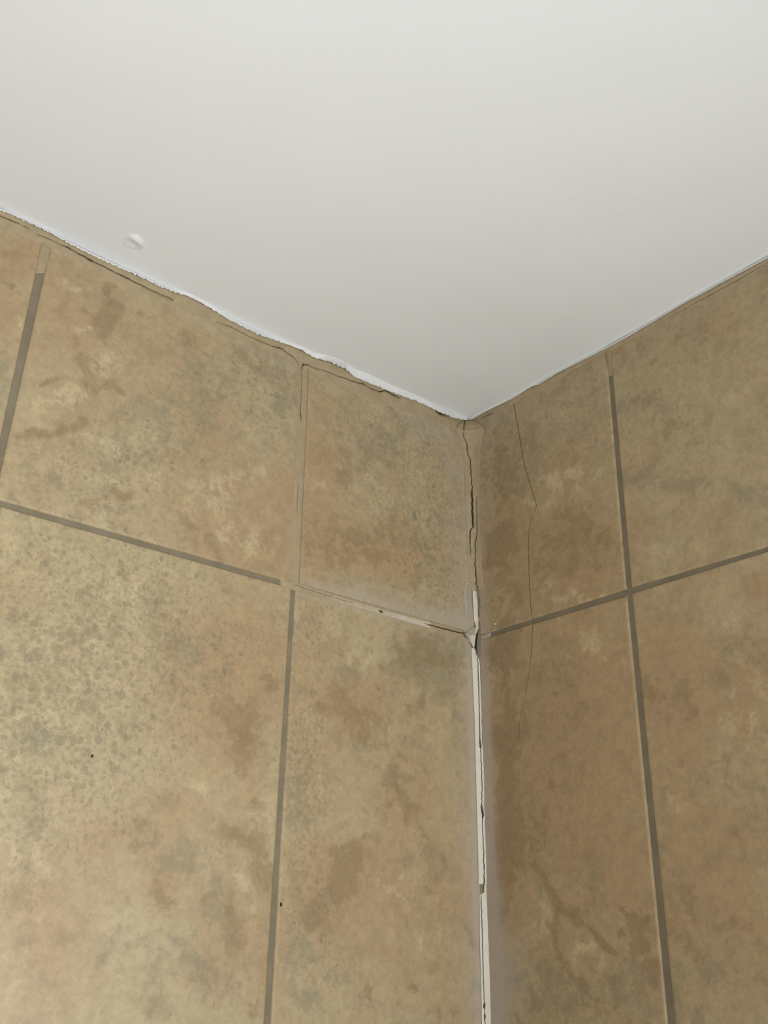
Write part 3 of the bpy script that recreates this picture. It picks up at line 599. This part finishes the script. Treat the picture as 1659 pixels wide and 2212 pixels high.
w1 = strip('caulk_strip', WHITE, frange(1271, 1357, 2.2),
           corner_curve(pl([(1271,1022),(1274,1021),(1300,1021.5),(1340,1024),(1352,1027),(1357,1030)]), pl([(1271,1025),(1278,1030.5),(1300,1031.5),(1340,1032.6),(1357,1033.4)]), .15, .0012, .6), 0, seg=6, rough=.00025)
tag(w1, 'short whitish caulk piece in the corner just above the horizontal joints', 'caulk')
plug = strip('caulk_plug', SMEAR, frange(1354, 1400, 1.6),
             corner_curve(pl([(1354,1022),(1362,1012),(1368,1001),(1376,1006),(1387,1013.5),(1392,1016),(1400,1020)]), pl([(1354,1033),(1362,1031),(1373,1028.5),(1384,1026),(1398,1024.5),(1400,1023.5)]), .35, .0008, .8), 0,
             [(pl([(1354,1024),(1362,1014),(1368,1003),(1376,1008),(1387,1015.5),(1400,1021)]), crack_w([(1354,0),(1364,0),(1368,1.0),(1400,1.2)]), .0015)], seg=6, white=lambda y, u: .75 if (y > 1372 and u > .3) or (u > .7) else .15, rough=.0006)
tag(plug, 'torn grey and white caulk plug where the horizontal joints meet the corner', 'caulk')
X2L = pl([(1398,1019),(1402,1018.8),(1470,1021),(1543,1024.6),(1617,1026.6),(1660,1027.4),(1700,1028.6),(1752,1030),(1828,1032.2),(1911,1033.8)])
X2C = pl([(1398,1022),(1402,1025),(1418,1031.4),(1440,1032.4),(1486,1034),(1551,1035.7),(1600,1036.6),(1612,1038),(1649,1039.7),(1700,1041),(1742,1040.6),(1752,1042),(1763,1043),(1772,1042),(1828,1044),(1880,1045.5),(1911,1045.8)])
X2R = lambda y: X2C(y) + float(np.interp(y, [1398, 1418, 1430, 1911], [1.2, 1.2, 4.2, 5.2]))
W2 = crack_w([(1398,.4),(1420,1.0),(1480,1.5),(1520,1.3),(1595,1.6),(1603,3.0),(1613,3.0),(1616,1),(1735,1.1),(1744,3.6),(1762,3.6),(1768,1.1),(1865,1.2),(1872,1.8),(1880,1.0),(1911,2)])
w2 = strip('caulk_strip', WHITE, frange(1399, 1910, 2.2), corner_curve(X2L, X2R, .12, .0010, .5), 0, [(X2C, W2, .0028)], seg=6, rough=.0002)
tag(w2, 'long white caulk strip in the corner, from the horizontal joints down to a chip', 'caulk')
X3L = pl([(1908,1046.6),(1928,1046.2),(1932,1037),(1936,1036),(2031,1036.6),(2107,1039),(2212,1041),(2330,1045)])
X3R = pl([(1908,1050.6),(1932,1051),(2006,1054),(2107,1057.6),(2212,1060.4),(2330,1064)])
X3C = pl([(1908,1048),(1931,1048),(1934,1038.8),(1993,1041),(2069,1042.8),(2158,1045.4),(2212,1047.8),(2330,1051)])
W3 = crack_w([(1908,0),(1932,0),(1936,1.0),(1950,1.3),(2000,1.0),(2080,1.1),(2150,.8),(2165,.8),(2170,3.2),(2176,3.0),(2180,.7),(2190,.8),(2194,2.8),(2206,1.0),(2330,1)])
w3 = strip('caulk_strip', WHITE, frange(1909, 2330, 2.2), corner_curve(X3L, X3R, .12, .0010, .5), 0, [(X3C, W3, .0028)], seg=6, rough=.0002)
tag(w3, 'lowest white caulk strip in the corner, below the chipped gap', 'caulk')

# filler wiped into the tile joints of the left wall
def joint_curve_h(yt, yb, ax, out):
    def f(x):
        A = hit(x, yt(x), ax, -out(x)); B = hit(x, yb(x), ax, -out(x)); n = np.array([0, -1.0, 0]) if ax == LEFT else np.array([-1.0, 0, 0])
        m_ = (A + B) / 2 + n * .0004
        return (lambda u: (1 - u) ** 2 * A + 2 * u * (1 - u) * m_ + u * u * B), (lambda u: n)
    return f
def joint_curve_v(xa, xb, ax, out):
    def f(y):
        A = hit(xa(y), y, ax, -out(y)); B = hit(xb(y), y, ax, -out(y)); n = np.array([0, -1.0, 0]) if ax == LEFT else np.array([-1.0, 0, 0])
        m_ = (A + B) / 2 + n * .0003
        return (lambda u: (1 - u) ** 2 * A + 2 * u * (1 - u) * m_ + u * u * B), (lambda u: n)
    return f
f1 = strip('joint_filler', BEIGE, frange(606, 1002, 2.4),
           joint_curve_h(lambda x: 1079.5 + .2846 * x - 3.2, lambda x: 1092.3 + .2815 * x + 2.6, LEFT, pl([(606,-.0018),(620,.0003),(1002,.0004)])), 1,
           [(pl([(606,1262),(640,1264),(700,1284),(800,1314),(926,1349),(960,1358),(1002,1368)]), crack_w([(606,0),(636,0),(640,.5),(700,.6),(760,.5),(770,0),(818,0),(822,4),(826,4),(829,0),(915,0),(924,1.6),(960,2.0),(1002,1.8)]), .0015)],
           parent=wall_left, seg=4, white=lambda x, u: float(np.interp(x, [606, 680, 720, 840, 925, 935, 1002], [0, .10, .45, .55, .8, .2, .2])) * (1 if u > .35 else .55))
f1['label'] = 'pale filler smeared along the horizontal joint'
f2 = strip('joint_filler', BEIGE, frange(790, 1262, 2.6),
           joint_curve_v(pl([(790,648),(850,645),(1250,626),(1262,625)]), pl([(790,667.5),(850,665.5),(1250,647.5),(1262,646.5)]), LEFT, lambda y: .0002), 0,
           [(pl([(790,653),(800,652),(830,651),(870,650.5),(886,648.5),(900,650.5),(912,651.5),(1000,647),(1040,645.5),(1100,642),(1262,634)]), crack_w([(790,1.5),(800,1),(826,.4),(845,.8),(868,.3),(872,1.1),(888,1.0),(898,1.6),(910,.6),(914,0),(1040,0),(1044,.4),(1100,.4),(1104,0),(1262,0)]), .0012)],
           parent=wall_left, seg=3, white=lambda y, u: .12 if .5 < u < .8 else 0)
f2['label'] = 'beige filler flush in the vertical joint'
f3 = strip('joint_filler', BEIGE, frange(505, 590, 2.5),
           joint_curve_v(lambda y: 82.3 - .2146 * (y - 572) - 2.5, lambda y: 101 - .2213 * (y - 572) + 2.5, LEFT, pl([(505,.0006),(552,.0003),(590,-.0021)])), 0, parent=wall_left, seg=4)
f4 = strip('joint_filler', BEIGE, frange(756, 812, 2.5),
           joint_curve_v(lambda y: 1309 + .085 * (y - 764) - 1, lambda y: 1318 + .089 * (y - 764) + 1, RIGHT, pl([(756,.0004),(785,.0001),(812,-.0021)])), 0, parent=wall_right, seg=4)
f5 = strip('joint_filler', SMEAR, frange(1038, 1060, 2.0),
           joint_curve_h(lambda x: 1367 - .3172 * (x - 1054.7), lambda x: 1376 - .2988 * (x - 1058.5), RIGHT, pl([(1038,.0002),(1054,.0001),(1060,-.0015)])), 1, parent=wall_right, seg=4, white=lambda x, u: .25)

smear = strip('caulk_smear', SMEAR, frange(1258, 1345, 1.8),
           joint_curve_v(pl([(1258,1010),(1260,1007.5),(1264,1005.5),(1272,1004.4),(1300,1005),(1345,1009)]), pl([(1258,1013),(1260,1016),(1264,1018.5),(1272,1020),(1300,1021),(1345,1025)]), LEFT, pl([(1258,.0004),(1320,.0005),(1345,-.0002)])), 0,
           parent=wall_left, seg=5, white=lambda y, u: .5 if (u < .12 or y < 1262) else .05, rough=.0003)
smear['label'] = 'rounded grey caulk smear on the tile beside the corner'

# hairline crack carried through the grout of the right joint
cg = strip('grout_crack', GROUT, frange(1334.5, 1349, 1.2),
           joint_curve_v(lambda y: float(np.interp(y, [1334, 1337, 1340, 1350], [1147.5, 1150, 1150.3, 1149.5])), lambda y: float(np.interp(y, [1334, 1337, 1340, 1350], [1150, 1153.4, 1153.2, 1152.3])), RIGHT, lambda y: -.0018), 0,
           [(lambda y: float(np.interp(y, [1334, 1337, 1340, 1350], [1148.8, 1151.7, 1151.8, 1150.9])), lambda y: 1.3, .0006)], parent=wall_right, seg=2)

# specks of dirt and dried paint on the tiles
def speck(name, mat, px, py, ax, r, parent, shade_dirt):
    c = hit(px, py, ax, 0); V, F = [], []; n = 8
    out = np.array([0, -1.0, 0]) if ax == LEFT else np.array([-1.0, 0, 0]); e1 = np.array([1.0, 0, 0]) if ax == LEFT else np.array([0, 1.0, 0]); e2 = np.array([0, 0, 1.0])
    for k, (rr, h) in enumerate(((1, -.0003), (.8, .0004), (.4, .0007))):
        for j in range(n):
            a = 2 * math.pi * j / n; q = rr * r * (1 + .25 * nz(px + j, py, k))
            V.append(c + e1 * q * math.cos(a) + e2 * q * 1.4 * math.sin(a) + out * h)
    for k in range(2):
        for j in range(n):
            a = k * n + j; b = k * n + (j + 1) % n; F.append((a, b, b + n, a + n))
    F.append(tuple(2 * n + j for j in range(n)))
    return recentre(mesh_obj(name, V, F, mat, parent, {'shade_dirt': [shade_dirt] * len(V), 'white': [1 - shade_dirt] * len(V)}))
speck('dirt_speck', GROUT, 199, 1633, LEFT, .0012, wall_left, 1)
speck('dirt_speck', GROUT, 607, 1954, LEFT, .0016, wall_left, 1)
speck('paint_speck', WHITE, 1070, 1348, RIGHT, .0011, wall_right, 0)
